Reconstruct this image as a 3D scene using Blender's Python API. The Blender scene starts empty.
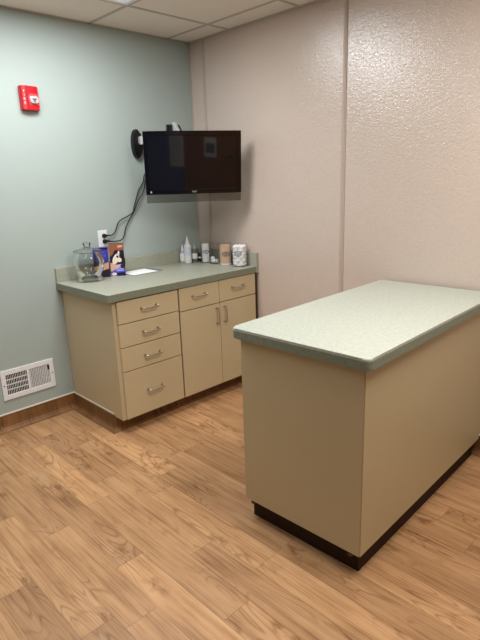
import bpy, bmesh, math, random
from math import sin, cos, pi, radians
from mathutils import Vector, Matrix

random.seed(7)
scn = bpy.context.scene
COL = scn.collection

# ------------------------------------------------------------------ materials
def lin(c):
    c = c / 255.0
    return c / 12.92 if c <= 0.04045 else ((c + 0.055) / 1.055) ** 2.4

def rgb(r, g, b):
    return (lin(r), lin(g), lin(b), 1.0)

class NT:
    """small helper around a node tree"""
    def __init__(self, m):
        m.use_nodes = True
        self.t = m.node_tree
        self.t.nodes.clear()
        self.out = self.n('ShaderNodeOutputMaterial')

    def n(self, kind, **kw):
        x = self.t.nodes.new(kind)
        for k, v in kw.items():
            if k.startswith('i_'):
                x.inputs[k[2:].replace('_', ' ')].default_value = v
            else:
                setattr(x, k, v)
        return x

    def l(self, a, b):
        self.t.links.new(a, b)

    def math(self, op, a, b=None):
        x = self.n('ShaderNodeMath', operation=op)
        for i, v in enumerate((a, b)):
            if v is None:
                continue
            if isinstance(v, (int, float)):
                x.inputs[i].default_value = v
            else:
                self.l(v, x.inputs[i])
        return x.outputs[0]

    def mix(self, fac, a, b, blend='MIX'):
        x = self.n('ShaderNodeMix', data_type='RGBA', blend_type=blend)
        for i, v in ((0, fac), (6, a), (7, b)):
            if isinstance(v, (int, float, tuple)):
                x.inputs[i].default_value = v
            else:
                self.l(v, x.inputs[i])
        return x.outputs[2]

    def ramp(self, fac, stops):
        x = self.n('ShaderNodeValToRGB')
        el = x.color_ramp.elements
        while len(el) < len(stops):
            el.new(0.5)
        for e, (p, c) in zip(el, stops):
            e.position = p
            e.color = c
        self.l(fac, x.inputs[0])
        return x.outputs[0]

    def noise(self, vec=None, scale=5.0, detail=2.0, rough=0.5, dist=0.0):
        x = self.n('ShaderNodeTexNoise')
        x.inputs['Scale'].default_value = scale
        x.inputs['Detail'].default_value = detail
        x.inputs['Roughness'].default_value = rough
        x.inputs['Distortion'].default_value = dist
        if vec is not None:
            self.l(vec, x.inputs['Vector'])
        return x.outputs['Fac']

    def obj(self):
        return self.n('ShaderNodeTexCoord').outputs['Object']

    def scale(self, v, s):
        x = self.n('ShaderNodeMapping')
        x.inputs['Scale'].default_value = s
        self.l(v, x.inputs['Vector'])
        return x.outputs[0]

    def bump(self, h, strength, dist):
        x = self.n('ShaderNodeBump')
        x.inputs['Strength'].default_value = strength
        x.inputs['Distance'].default_value = dist
        self.l(h, x.inputs['Height'])
        return x.outputs[0]

    def bsdf(self, color, rough=0.5, spec=0.5, metal=0.0, normal=None):
        x = self.n('ShaderNodeBsdfPrincipled')
        x.inputs['Specular IOR Level'].default_value = spec
        x.inputs['Metallic'].default_value = metal
        for k, v in (('Base Color', color), ('Roughness', rough)):
            if isinstance(v, (int, float, tuple)):
                x.inputs[k].default_value = v
            else:
                self.l(v, x.inputs[k])
        if normal is not None:
            self.l(normal, x.inputs['Normal'])
        self.l(x.outputs[0], self.out.inputs[0])
        return x

def mat_plain(name, c, rough=0.5, spec=0.5, metal=0.0, var=0.05, vs=14.0, bump=0.0, bs=200.0):
    m = bpy.data.materials.new(name)
    t = NT(m)
    o = t.obj()
    f = t.noise(o, vs, 3)
    a = tuple(min(1, x * (1 - var)) for x in c[:3]) + (1,)
    b = tuple(min(1, x * (1 + var)) for x in c[:3]) + (1,)
    nrm = t.bump(t.noise(o, bs, 2), bump, 0.002) if bump else None
    t.bsdf(t.mix(f, a, b), rough, spec, metal, nrm)
    return m

def mat_wood_plank(name, floor=True):
    m = bpy.data.materials.new(name)
    t = NT(m)
    uv = t.n('ShaderNodeUVMap', uv_map='plank').outputs[0]
    at = t.n('ShaderNodeAttribute', attribute_name='tone').outputs['Fac']
    sep = t.n('ShaderNodeSeparateXYZ')
    t.l(uv, sep.inputs[0])
    u, v = sep.outputs[0], sep.outputs[1]
    seed = t.math('MULTIPLY', at, 53.0)
    def vec(su, sv):
        c = t.n('ShaderNodeCombineXYZ')
        t.l(t.math('MULTIPLY', u, su), c.inputs[0])
        t.l(t.math('MULTIPLY', v, sv), c.inputs[1])
        t.l(seed, c.inputs[2])
        return c.outputs[0]
    fine = t.noise(vec(210, 3), 1.0, 4, 0.65)
    mid = t.noise(vec(52, 0.9), 1.0, 4, 0.6, 0.15)
    blot = t.noise(vec(9, 2.6), 1.0, 3, 0.55)
    swirl = t.noise(vec(8.5, 1.3), 1.0, 1.5, 0.5, 0.3)
    lines = t.math('ABSOLUTE', t.math('SINE', t.math('MULTIPLY', swirl, 58.0)))
    lines = t.ramp(lines, [(0.0, (0, 0, 0, 1)), (0.55, (1, 1, 1, 1))])
    where = t.ramp(t.noise(vec(5, 2.0), 1.0, 1, 0.5), [(0.44, (0, 0, 0, 1)), (0.60, (1, 1, 1, 1))])
    knot = t.noise(vec(26, 15), 1.0, 2.5, 0.6, 0.6)
    kwhere = t.ramp(t.noise(vec(6.5, 3.4), 1.0, 1, 0.5), [(0.58, (0, 0, 0, 1)), (0.68, (1, 1, 1, 1))])
    f = t.math('ADD', t.math('MULTIPLY', fine, 0.34), t.math('MULTIPLY', mid, 0.32))
    f = t.math('ADD', f, t.math('MULTIPLY', blot, 0.34))
    if floor:
        dark, midc, light = rgb(120, 82, 52), rgb(183, 140, 99), rgb(205, 165, 124)
    else:
        dark, midc, light = rgb(104, 68, 40), rgb(150, 106, 66), rgb(178, 130, 86)
    col = t.ramp(f, [(0.33, dark), (0.50, midc), (0.66, light)])
    ln = t.mix(lines, (0.68, 0.61, 0.54, 1), (1, 1, 1, 1))
    col = t.mix(1.0, col, t.mix(where, (1, 1, 1, 1), ln), 'MULTIPLY')
    kn = t.ramp(knot, [(0.34, (0.58, 0.50, 0.43, 1)), (0.54, (1, 1, 1, 1))])
    col = t.mix(1.0, col, t.mix(kwhere, (1, 1, 1, 1), kn), 'MULTIPLY')
    tone = t.ramp(at, [(0.0, (0.74, 0.70, 0.66, 1)), (0.45, (0.94, 0.93, 0.92, 1)), (1.0, (1.15, 1.13, 1.09, 1))])
    col = t.mix(1.0, col, tone, 'MULTIPLY')
    # seam darkening from the second uv layer (0..1 across, 0..1 along)
    e = t.n('ShaderNodeUVMap', uv_map='edge').outputs[0]
    es = t.n('ShaderNodeSeparateXYZ')
    t.l(e, es.inputs[0])
    d = t.math('MINIMUM', es.outputs[0], es.outputs[1])
    seam = t.n('ShaderNodeMapRange')
    seam.inputs['From Min'].default_value = 0.0004
    seam.inputs['From Max'].default_value = 0.0026
    seam.inputs['To Min'].default_value = 0.70
    seam.inputs['To Max'].default_value = 1.0
    t.l(d, seam.inputs['Value'])
    cc = t.n('ShaderNodeCombineColor')
    for i in range(3):
        t.l(seam.outputs[0], cc.inputs[i])
    col = t.mix(1.0, col, cc.outputs[0], 'MULTIPLY')
    t.bsdf(col, 0.42, 0.38, 0.0, t.bump(f, 0.06, 0.002))
    return m

def mat_green_wall():
    m = bpy.data.materials.new('sage_paint')
    t = NT(m)
    o = t.obj()
    big = t.noise(o, 1.2, 2)
    col = t.mix(big, rgb(163, 174, 169), rgb(170, 180, 175))
    h = t.noise(o, 260, 2)
    t.bsdf(col, 0.55, 0.3, 0, t.bump(h, 0.10, 0.002))
    return m

def mat_pink_wall():
    m = bpy.data.materials.new('embossed_pink_panel')
    t = NT(m)
    o = t.obj()
    big = t.noise(o, 1.5, 2)
    n1 = t.noise(t.scale(o, (1, 1, 1.3)), 58, 2.5, 0.6, 1.0)
    n2 = t.noise(o, 170, 2, 0.6)
    h = t.math('ADD', t.math('MULTIPLY', n1, 0.75), t.math('MULTIPLY', n2, 0.25))
    col = t.mix(big, rgb(200, 182, 170), rgb(206, 189, 178))
    col = t.mix(t.ramp(n1, [(0.35, (0, 0, 0, 1)), (0.6, (1, 1, 1, 1))]), t.mix(1.0, col, (0.955, 0.95, 0.945, 1), 'MULTIPLY'), col)
    t.bsdf(col, 0.19, 1.0, 0, t.bump(h, 0.56, 0.0040))
    return m

def mat_speckle(name, a, b, rough=0.4, spec=0.4):
    m = bpy.data.materials.new(name)
    t = NT(m)
    o = t.obj()
    f = t.noise(o, 300, 3, 0.7)
    g = t.noise(o, 60, 3, 0.6)
    k = t.math('ADD', t.math('MULTIPLY', f, 0.6), t.math('MULTIPLY', g, 0.4))
    t.bsdf(t.ramp(k, [(0.38, a), (0.62, b)]), rough, spec)
    return m

def mat_glass(name, tint, edge, refl=1.0):
    """thin clear wall: see-through, a little darker at grazing angles, with fresnel reflection"""
    m = bpy.data.materials.new(name)
    t = NT(m)
    lw = t.n('ShaderNodeLayerWeight')
    lw.inputs['Blend'].default_value = 0.35
    tr = t.n('ShaderNodeBsdfTransparent')
    t.l(t.mix(lw.outputs['Facing'], tint, edge), tr.inputs[0])
    gl = t.n('ShaderNodeBsdfGlossy')
    gl.inputs['Roughness'].default_value = 0.04
    fr = t.n('ShaderNodeFresnel')
    fr.inputs['IOR'].default_value = 1.45
    mx = t.n('ShaderNodeMixShader')
    t.l(t.math('MULTIPLY', fr.outputs[0], refl), mx.inputs[0])
    t.l(tr.outputs[0], mx.inputs[1])
    t.l(gl.outputs[0], mx.inputs[2])
    t.l(mx.outputs[0], t.out.inputs[0])
    return m

def mat_emit(name, c, s):
    m = bpy.data.materials.new(name)
    t = NT(m)
    e = t.n('ShaderNodeEmission')
    e.inputs[0].default_value = c
    e.inputs[1].default_value = s
    t.l(e.outputs[0], t.out.inputs[0])
    return m

M = {}
M['floor'] = mat_wood_plank('wood_look_vinyl_planks', True)
M['base'] = mat_wood_plank('wood_look_vinyl_cove_base', False)
M['green'] = mat_green_wall()
M['pink'] = mat_pink_wall()
M['pinktrim'] = mat_plain('pink_trim_strip', rgb(186, 168, 155), 0.4, 0.4)
M['ceiling'] = mat_plain('ceiling_tile_grey', rgb(236, 227, 218), 0.9, 0.1, var=0.06, vs=120, bump=0.2, bs=160)
M['grid'] = mat_plain('ceiling_grid_paint', rgb(190, 183, 174), 0.6, 0.3)
M['almond'] = mat_plain('almond_laminate', rgb(203, 185, 150), 0.42, 0.35, var=0.025, vs=30)
M['almond_dark'] = mat_plain('almond_laminate_table', rgb(193, 176, 140), 0.42, 0.35, var=0.03, vs=4)
M['gap'] = mat_plain('shadow_gap_brown', rgb(70, 52, 36), 0.8, 0.1)
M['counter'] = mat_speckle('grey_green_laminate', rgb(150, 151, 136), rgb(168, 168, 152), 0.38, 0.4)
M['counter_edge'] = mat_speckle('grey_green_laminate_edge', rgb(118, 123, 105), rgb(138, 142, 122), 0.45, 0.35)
M['table'] = mat_speckle('pale_green_speckled_laminate', rgb(164, 170, 157), rgb(192, 196, 185), 0.36, 0.4)
M['table_edge'] = mat_speckle('green_laminate_edge', rgb(112, 120, 102), rgb(138, 145, 126), 0.45, 0.35)
M['toe'] = mat_plain('brown_toe_and_shade', rgb(44, 25, 12), 0.6, 0.2, var=0.2)  # under the exam table this dark colour stands in for shade
M['nickel'] = mat_plain('brushed_nickel', rgb(178, 170, 154), 0.38, 0.5, 0.85)
M['steel'] = mat_plain('zinc_steel', rgb(120, 104, 88), 0.45, 0.5, 0.6)
M['silver'] = mat_plain('silver_plastic', rgb(190, 190, 192), 0.3, 0.5, 0.3)
M['white'] = mat_plain('white_enamel', rgb(232, 232, 232), 0.4, 0.4, var=0.02)
M['offwhite'] = mat_plain('cap_strip_offwhite', rgb(205, 196, 178), 0.5, 0.3)
M['black'] = mat_plain('black_plastic', rgb(9, 9, 10), 0.4, 0.4)
M['blackgloss'] = mat_plain('piano_black', rgb(6, 6, 7), 0.12, 0.5)
M['rubber'] = mat_plain('black_cord_rubber', rgb(28, 30, 32), 0.5, 0.3)
M['darkvoid'] = mat_plain('duct_dark', rgb(34, 33, 38), 0.8, 0.1)
M['red'] = mat_plain('alarm_red', rgb(186, 18, 30), 0.3, 0.5, var=0.02)
M['reddark'] = mat_plain('alarm_red_groove', rgb(128, 12, 24), 0.4, 0.4, var=0.02)
M['redlight'] = mat_plain('alarm_bright_red', rgb(228, 70, 80), 0.3, 0.5, var=0.02)
M['redmark'] = mat_plain('alarm_white_print', rgb(250, 225, 225), 0.5, 0.3)
M['reflector'] = mat_plain('strobe_reflector', rgb(225, 222, 228), 0.15, 0.5, 0.5)
M['glass'] = mat_glass('clear_glass', (0.975, 0.98, 0.975, 1), (0.78, 0.80, 0.79, 1), 1.0)
M['acrylic'] = mat_glass('clear_acrylic', (0.985, 0.985, 0.99, 1), (0.90, 0.90, 0.92, 1), 0.5)
M['smoke'] = mat_glass('smoked_acrylic', (0.70, 0.68, 0.66, 1), (0.6, 0.58, 0.56, 1), 0.5)
M['bottle_clear'] = mat_plain('cloudy_bottle', rgb(178, 188, 188), 0.3, 0.5)
M['bottle_grey'] = mat_plain('grey_tinted_bottle', rgb(104, 108, 106), 0.3, 0.5)
M['bottle_white'] = mat_plain('white_bottle', rgb(238, 240, 246), 0.4, 0.4, var=0.02)
M['cap_white'] = mat_plain('white_cap', rgb(236, 238, 236), 0.45, 0.4, var=0.02)
M['amber'] = mat_plain('dark_bottle', rgb(38, 40, 42), 0.2, 0.5)
M['grey_cap'] = mat_plain('grey_cap', rgb(150, 150, 152), 0.4, 0.4)
M['label_white'] = mat_plain('paper_label', rgb(236, 234, 226), 0.7, 0.2, var=0.03)
M['label_blue'] = mat_plain('blue_print', rgb(216, 221, 238), 0.7, 0.2, var=0.05)
M['ink'] = mat_plain('dark_blue_ink', rgb(46, 48, 78), 0.6, 0.2)
M['cotton'] = mat_plain('cotton_white', rgb(252, 251, 250), 0.95, 0.1, var=0.03, vs=90, bump=0.3, bs=120)
M['tan'] = mat_plain('pale_birch_sticks', rgb(226, 196, 166), 0.7, 0.2, var=0.12, vs=80)
M['paper'] = mat_plain('printer_paper', rgb(240, 240, 242), 0.8, 0.2, var=0.01)
M['greycard'] = mat_plain('grey_card', rgb(120, 124, 126), 0.7, 0.2)
M['door'] = mat_plain('brown_wood_door', rgb(158, 104, 66), 0.45, 0.35, var=0.12, vs=9)
M['bluewall'] = mat_plain('dull_blue_wall', rgb(96, 112, 168), 0.6, 0.3, var=0.03, vs=2)
M['backwall'] = mat_plain('darkened_sage_rear_paint', rgb(140, 146, 138), 0.6, 0.3, var=0.03, vs=2)  # rear wall out of view, colour lowered to cut bounced light
M['farwall'] = mat_plain('darkened_end_wall_paint', rgb(128, 130, 124), 0.6, 0.3, var=0.03, vs=2)  # unseen end wall, paint darkened so less light bounces back
M['diffuser'] = mat_emit('fluorescent_lens', (0.95, 0.97, 1.0, 1), 1.5)
M['plastic_print'] = mat_plain('brochure_card_blue', rgb(66, 58, 150), 0.4, 0.4, var=0.1, vs=60)
M['navy'] = mat_plain('brochure_navy', rgb(24, 22, 62), 0.4, 0.4, var=0.1, vs=60)
M['rust'] = mat_plain('brochure_rust', rgb(150, 92, 66), 0.4, 0.4, var=0.12, vs=40)
M['print_dark'] = mat_plain('brochure_dark_fur', rgb(44, 36, 42), 0.4, 0.4, var=0.2, vs=120)
M['print_fur'] = mat_plain('brochure_pale_fur', rgb(240, 222, 208), 0.4, 0.4, var=0.06, vs=120)
M['print_skin'] = mat_plain('brochure_skin', rgb(226, 172, 140), 0.4, 0.4, var=0.06, vs=120)
M['print_blue'] = mat_plain('brochure_bright_blue', rgb(78, 84, 206), 0.4, 0.4, var=0.1, vs=120)
M['print_pale'] = mat_plain('brochure_pale_blue', rgb(176, 178, 240), 0.4, 0.4, var=0.05)

def mat_screen():
    m = bpy.data.materials.new('glossy_dark_screen')
    t = NT(m)
    f = t.noise(t.obj(), 3, 2)
    t.bsdf(t.mix(f, (0.0035, 0.0035, 0.0045, 1), (0.0055, 0.005, 0.005, 1)), 0.04, 0.5)
    return m
M['screen'] = mat_screen()

# ------------------------------------------------------------------ mesh helpers
class MB:
    def __init__(self):
        self.bm = bmesh.new()

    def box(self, x0, y0, z0, x1, y1, z1, bev=0.0, seg=2):
        t = bmesh.new()
        bmesh.ops.create_cube(t, size=1.0)
        for v in t.verts:
            v.co = Vector(((x0 + x1) / 2 + v.co.x * (x1 - x0), (y0 + y1) / 2 + v.co.y * (y1 - y0), (z0 + z1) / 2 + v.co.z * (z1 - z0)))
        if bev:
            bmesh.ops.bevel(t, geom=t.edges[:], offset=bev, segments=seg, profile=0.5, affect='EDGES')
        self.add(t)
        return self

    def add(self, t, mtx=None):
        me = bpy.data.meshes.new('tmp')
        if mtx is not None:
            bmesh.ops.transform(t, matrix=mtx, verts=t.verts)
        t.to_mesh(me)
        t.free()
        self.bm.from_mesh(me)
        bpy.data.meshes.remove(me)

    def lathe(self, prof, seg=32, cx=0, cy=0, z0=0, cap=True):
        """profile of (r, z), bottom to top"""
        rings = []
        for r, z in prof:
            if r < 1e-6:
                rings.append([self.bm.verts.new((cx, cy, z0 + z))])
            else:
                rings.append([self.bm.verts.new((cx + r * cos(2 * pi * k / seg), cy + r * sin(2 * pi * k / seg), z0 + z)) for k in range(seg)])
        for a, b in zip(rings, rings[1:]):
            for k in range(seg):
                k2 = (k + 1) % seg
                if len(a) == 1 and len(b) == 1:
                    continue
                if len(a) == 1:
                    self.bm.faces.new((a[0], b[k2], b[k]))
                elif len(b) == 1:
                    self.bm.faces.new((a[k], a[k2], b[0]))
                else:
                    self.bm.faces.new((a[k], a[k2], b[k2], b[k]))
        if cap:
            if len(rings[0]) > 1:
                self.bm.faces.new(rings[0][::-1])
            if len(rings[-1]) > 1:
                self.bm.faces.new(rings[-1])
        return self

    def cyl(self, p, q, r0, r1=None, seg=16):
        """cylinder or cone between two points"""
        r1 = r0 if r1 is None else r1
        p, q = Vector(p), Vector(q)
        d = q - p
        t = bmesh.new()
        bmesh.ops.create_cone(t, cap_ends=True, segments=seg, radius1=r0, radius2=r1, depth=d.length)
        self.add(t, Matrix.Translation((p + q) / 2) @ d.to_track_quat('Z', 'Y').to_matrix().to_4x4())
        return self

    def prism(self, pts, z0, z1, bev=0.0, seg=2, top_only=False):
        """polygon (ccw, xy) extruded in z"""
        t = bmesh.new()
        a = [t.verts.new((x, y, z0)) for x, y in pts]
        b = [t.verts.new((x, y, z1)) for x, y in pts]
        t.faces.new(a[::-1])
        tf = t.faces.new(b)
        for i in range(len(pts)):
            j = (i + 1) % len(pts)
            t.faces.new((a[i], a[j], b[j], b[i]))
        if bev:
            ed = [e for e in t.edges if abs(e.verts[0].co.z - e.verts[1].co.z) < 1e-9 and (not top_only or e.verts[0].co.z > (z0 + z1) / 2)]
            bmesh.ops.bevel(t, geom=ed, offset=bev, segments=seg, profile=0.5, affect='EDGES')
        self.add(t)
        return self

    def sweep(self, prof, pts, closed=False):
        """prof (a, z): a = distance to the left of the path, swept along xy points with mitred corners"""
        n = len(pts)
        rows = []
        for i, (x, y) in enumerate(pts):
            if i == 0 and not closed:
                d = Vector(pts[1]) - Vector(pts[0])
                nr = Vector((-d.y, d.x)).normalized()
            elif i == n - 1 and not closed:
                d = Vector(pts[-1]) - Vector(pts[-2])
                nr = Vector((-d.y, d.x)).normalized()
            else:
                d1 = (Vector(pts[i]) - Vector(pts[i - 1])).normalized()
                d2 = (Vector(pts[(i + 1) % n]) - Vector(pts[i])).normalized()
                n1, n2 = Vector((-d1.y, d1.x)), Vector((-d2.y, d2.x))
                nr = (n1 + n2).normalized()
                nr = nr / max(0.3, nr.dot(n1))
            rows.append([self.bm.verts.new((x + nr.x * a, y + nr.y * a, z)) for a, z in prof])
        for r0, r1 in zip(rows, rows[1:]):
            for k in range(len(prof) - 1):
                self.bm.faces.new((r0[k], r1[k], r1[k + 1], r0[k + 1]))
        for r in (rows[0], rows[-1]):
            if len(prof) > 2:
                try:
                    self.bm.faces.new(r)
                except ValueError:
                    pass
        return self

    def tube(self, pts, r, seg=8, sub=6, smooth=True):
        P = [Vector(p) for p in pts]
        if smooth:
            Q = []
            for i in range(len(P) - 1):
                p0, p1, p2, p3 = P[max(0, i - 1)], P[i], P[i + 1], P[min(len(P) - 1, i + 2)]
                for k in range(sub):
                    t = k / sub
                    Q.append(0.5 * ((2 * p1) + (p2 - p0) * t + (2 * p0 - 5 * p1 + 4 * p2 - p3) * t * t + (3 * p1 - p0 - 3 * p2 + p3) * t ** 3))
            Q.append(P[-1])
            P = Q
        rings = []
        up = None
        for i, p in enumerate(P):
            d = (P[min(i + 1, len(P) - 1)] - P[max(i - 1, 0)]).normalized()
            if up is None:
                up = Vector((0, 0, 1)) if abs(d.z) < 0.9 else Vector((1, 0, 0))
            a = d.cross(up)
            if a.length < 1e-4:
                a = d.cross(Vector((0.3, 0.8, 0.5)))
            a.normalize()
            b = a.cross(d).normalized()
            up = b
            rings.append([self.bm.verts.new(p + a * (r * cos(2 * pi * k / seg)) + b * (r * sin(2 * pi * k / seg))) for k in range(seg)])
        for a, b in zip(rings, rings[1:]):
            for k in range(seg):
                self.bm.faces.new((a[k], a[(k + 1) % seg], b[(k + 1) % seg], b[k]))
        self.bm.faces.new(rings[0][::-1])
        self.bm.faces.new(rings[-1])
        return self

    def xf(self, mtx):
        bmesh.ops.transform(self.bm, matrix=mtx, verts=self.bm.verts)
        return self

    def build(self, name, mat, parent=None, smooth=False):
        bmesh.ops.recalc_face_normals(self.bm, faces=self.bm.faces)
        me = bpy.data.meshes.new(name)
        self.bm.to_mesh(me)
        self.bm.free()
        me.materials.append(mat)
        if smooth:
            for p in me.polygons:
                p.use_smooth = True
            try:
                me.set_sharp_from_angle(angle=radians(40))
            except Exception:
                pass
        o = bpy.data.objects.new(name, me)
        COL.objects.link(o)
        if parent is not None:
            o.parent = parent
        return o

def thing(name, label, cat, loc=(0, 0, 0), rotz=0.0, group=None):
    o = bpy.data.objects.new(name, None)
    o.empty_display_size = 0.05
    COL.objects.link(o)
    o.location = loc
    o.rotation_euler = (0, 0, rotz)
    tag(o, label, cat, group)
    return o

def tag(o, label, cat, group=None):
    o['label'] = label
    o['category'] = cat
    if group:
        o['group'] = group
    return o

def struct(o):
    o['kind'] = 'structure'
    return o

def text_mesh(s, size, depth=0.0006):
    """lettering as a bmesh in the xz plane, facing -y, centred"""
    cu = bpy.data.curves.new('lettering', 'FONT')
    cu.body = s
    cu.size = size
    cu.align_x = 'CENTER'
    cu.align_y = 'CENTER'
    cu.extrude = depth
    ob = bpy.data.objects.new('lettering_tmp', cu)
    COL.objects.link(ob)
    dg = bpy.context.evaluated_depsgraph_get()
    me = bpy.data.meshes.new_from_object(ob.evaluated_get(dg))
    bpy.data.objects.remove(ob)
    t = bmesh.new()
    t.from_mesh(me)
    bpy.data.meshes.remove(me)
    bmesh.ops.transform(t, matrix=Matrix.Rotation(pi / 2, 4, 'X'), verts=t.verts)
    return t

# ------------------------------------------------------------------ sizes of the room
XL, YB, CH = -3.70, -3.95, 2.548      # left end wall, rear wall, ceiling height
H = 0.914                              # worktop height

# ------------------------------------------------------------------ floor : printed plank vinyl, planks run along y
def planks_mesh(name, rects, mat, to3d, parent=None):
    """rects (a0, a1, b0, b1, tone): a across the plank, b along it. seam distance is stored in metres"""
    bm = bmesh.new()
    lu = bm.loops.layers.uv.new('plank')
    le = bm.loops.layers.uv.new('edge')
    lt = bm.loops.layers.float_color.new('tone')
    for a0, a1, b0, b1, tone in rects:
        am, w2, l2 = (a0 + a1) / 2, (a1 - a0) / 2, (b1 - b0) / 2
        h = min(w2, l2)
        # split so that distance-to-edge interpolates well: border ring 4 mm + centre
        e = 0.004
        A = [a0, a0 + e, a1 - e, a1]
        B = [b0, b0 + e, b1 - e, b1]
        for i in range(3):
            for j in range(3):
                if A[i + 1] - A[i] < 1e-5 or B[j + 1] - B[j] < 1e-5:
                    continue
                q = [(A[i], B[j]), (A[i + 1], B[j]), (A[i + 1], B[j + 1]), (A[i], B[j + 1])]
                f = bm.faces.new([bm.verts.new(to3d(a, b)) for a, b in q])
                for lp, (a, b) in zip(f.loops, q):
                    lp[lu].uv = (a - a0, b - b0)
                    lp[le].uv = (min(a - a0, a1 - a), min(b - b0, b1 - b))
                    lp[lt] = (tone, tone, tone, 1)
    me = bpy.data.meshes.new(name)
    bm.to_mesh(me)
    bm.free()
    me.materials.append(mat)
    o = bpy.data.objects.new(name, me)
    COL.objects.link(o)
    if parent:
        o.parent = parent
    return o

W_PL = 0.1327
# row index k covers x from X0-(k+1)*W to X0-k*W ; joints seen in the photograph
X0 = -0.0595
joints = {}
for x, y in ((-0.80, -0.897), (-1.05, -1.09), (-1.31, -1.20), (-1.70, -1.15), (-1.82, -0.618), (-1.86, -1.637),
             (-2.11, -1.846), (-2.20, -1.45), (-1.36, -2.057), (-1.45, -2.06)):
    joints.setdefault(int((X0 - x) // W_PL), []).append(y)
tones = {(-1.05, -1.3): 0.12, (-1.31, -0.9): 0.95, (-1.70, -0.9): 0.98, (-1.86, -1.9): 1.0, (-0.80, -0.7): 0.9, (-2.11, -2.0): 0.15, (-2.2, -1.6): 0.15}
rects = []
k = -1
while True:
    a1 = min(0.0, X0 - k * W_PL)
    a0 = X0 - (k + 1) * W_PL
    if a1 <= XL:
        break
    a0 = max(a0, XL)
    js = sorted(joints.get(k, []))
    L = 0.92
    if not js:
        js = [-random.random() * L - 0.2]
    ys = [js[0]]
    for y in js[1:]:
        if y - ys[-1] > 0.25:
            ys.append(y)
    while ys[0] > YB:
        ys.insert(0, ys[0] - L * random.uniform(0.75, 1.1))
    while ys[-1] < 0:
        ys.append(ys[-1] + L * random.uniform(0.75, 1.1))
    for b0, b1 in zip(ys, ys[1:]):
        b0, b1 = max(b0, YB), min(b1, 0.0)
        if b1 - b0 < 0.01:
            continue
        tone = random.uniform(0.25, 0.8)
        for (tx, ty), tv in tones.items():
            if a0 <= tx <= a1 and b0 <= ty <= b1:
                tone = tv
        rects.append((a0, a1, b0, b1, tone))
    k += 1
struct(planks_mesh('floor', rects, M['floor'], lambda a, b: (a, b, 0.0)))

# ------------------------------------------------------------------ walls and trims
T = 0.1
struct(MB().box(XL - T, 0, -0.05, T, T, CH + 0.15).build('wall_left', M['green']))
struct(MB().box(0, YB - T, -0.05, T, -0.0005, CH + 0.15).build('wall_right', M['pink']))
struct(MB().box(XL - T, YB - T, -0.05, -2.16, YB, CH + 0.15).build('wall_rear', M['bluewall']))
struct(MB().box(-1.28, YB - T, -0.05, -0.0005, YB, CH + 0.15).build('wall_rear_side', M['backwall']))
struct(MB().box(-2.16, YB - T, 2.10, -1.28, YB, CH + 0.15).build('wall_rear_top', M['backwall']))
struct(MB().box(XL - T, YB + 0.0005, -0.05, XL, -0.0005, CH + 0.15).build('wall_end', M['farwall']))
# vertical battens of the pink panels
for i, y in enumerate((-0.155, -1.410, -2.665)):
    b = MB().box(-0.006, y - 0.0125, 0.0, 0.0, y + 0.0125, CH, 0.002)
    b.box(-0.009, y - 0.005, 0.0, -0.005, y + 0.005, CH, 0.002)
    struct(b.build('trim_%d' % (i + 1), M['pinktrim']))
struct(MB().box(-0.008, -0.008, 0.0, 0.0, 0.0, CH, 0.003).build('trim_4', M['pinktrim']))

# cove base: wood-look sheet turned up the wall, capped by a thin strip
def cove_base(name, pts, height, parent=None, closed_cap=True):
    """pts: path along the wall foot with the room on the left hand side"""
    tot = 0.0
    grp = None
    prof = [(0.045, 0.001), (0.028, 0.004), (0.014, 0.012), (0.007, 0.026), (0.005, 0.045), (0.005, height)]
    bm = bmesh.new()
    lu = bm.loops.layers.uv.new('plank')
    le = bm.loops.layers.uv.new('edge')
    lt = bm.loops.layers.float_color.new('tone')
    rows = []
    n = len(pts)
    # subdivide the path into plank-wide pieces, with the corner normals mitred
    P = []
    for i in range(n - 1):
        a, b = Vector(pts[i]), Vector(pts[i + 1])
        m = max(1, int(round((b - a).length / 0.133)))
        for k in range(m):
            P.append(a.lerp(b, k / m))
    P.append(Vector(pts[-1]))
    N = []
    for i, p in enumerate(P):
        ds = []
        if i > 0:
            ds.append((P[i] - P[i - 1]).normalized())
        if i < len(P) - 1:
            ds.append((P[i + 1] - P[i]).normalized())
        ns = [Vector((-d.y, d.x)) for d in ds]
        q = sum(ns, Vector((0, 0))).normalized()
        N.append(q / max(0.3, q.dot(ns[0])))
    for i in range(len(P) - 1):
        tone = random.uniform(0.2, 0.75)
        w = (P[i + 1] - P[i]).length
        hh = 0.0
        for j in range(len(prof) - 1):
            (a0, z0), (a1, z1) = prof[j], prof[j + 1]
            d = math.hypot(a1 - a0, z1 - z0)
            q = [(P[i] + N[i] * a0, z0), (P[i + 1] + N[i + 1] * a0, z0), (P[i + 1] + N[i + 1] * a1, z1), (P[i] + N[i] * a1, z1)]
            f = bm.faces.new([bm.verts.new((v.x, v.y, z)) for v, z in q])
            for lp, (u, v) in zip(f.loops, ((0, hh), (w, hh), (w, hh + d), (0, hh + d))):
                lp[lu].uv = (u, v)
                lp[le].uv = (0.001 if (u in (0, w)) else 0.05, 0.05)
                lp[lt] = (tone, tone, tone, 1)
            hh += d
    me = bpy.data.meshes.new(name)
    bm.to_mesh(me)
    bm.free()
    me.materials.append(M['base'])
    o = bpy.data.objects.new(name, me)
    COL.objects.link(o)
    if parent:
        o.parent = parent
    if not closed_cap:
        return o
    cap = MB()
    cap.sweep([(0.0, height - 0.002), (0.0085, height - 0.002), (0.0085, height + 0.003), (0.005, height + 0.007), (0.0, height + 0.007)], pts)
    cap.build('cap_strip', M['offwhite'], o)
    return o

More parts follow.
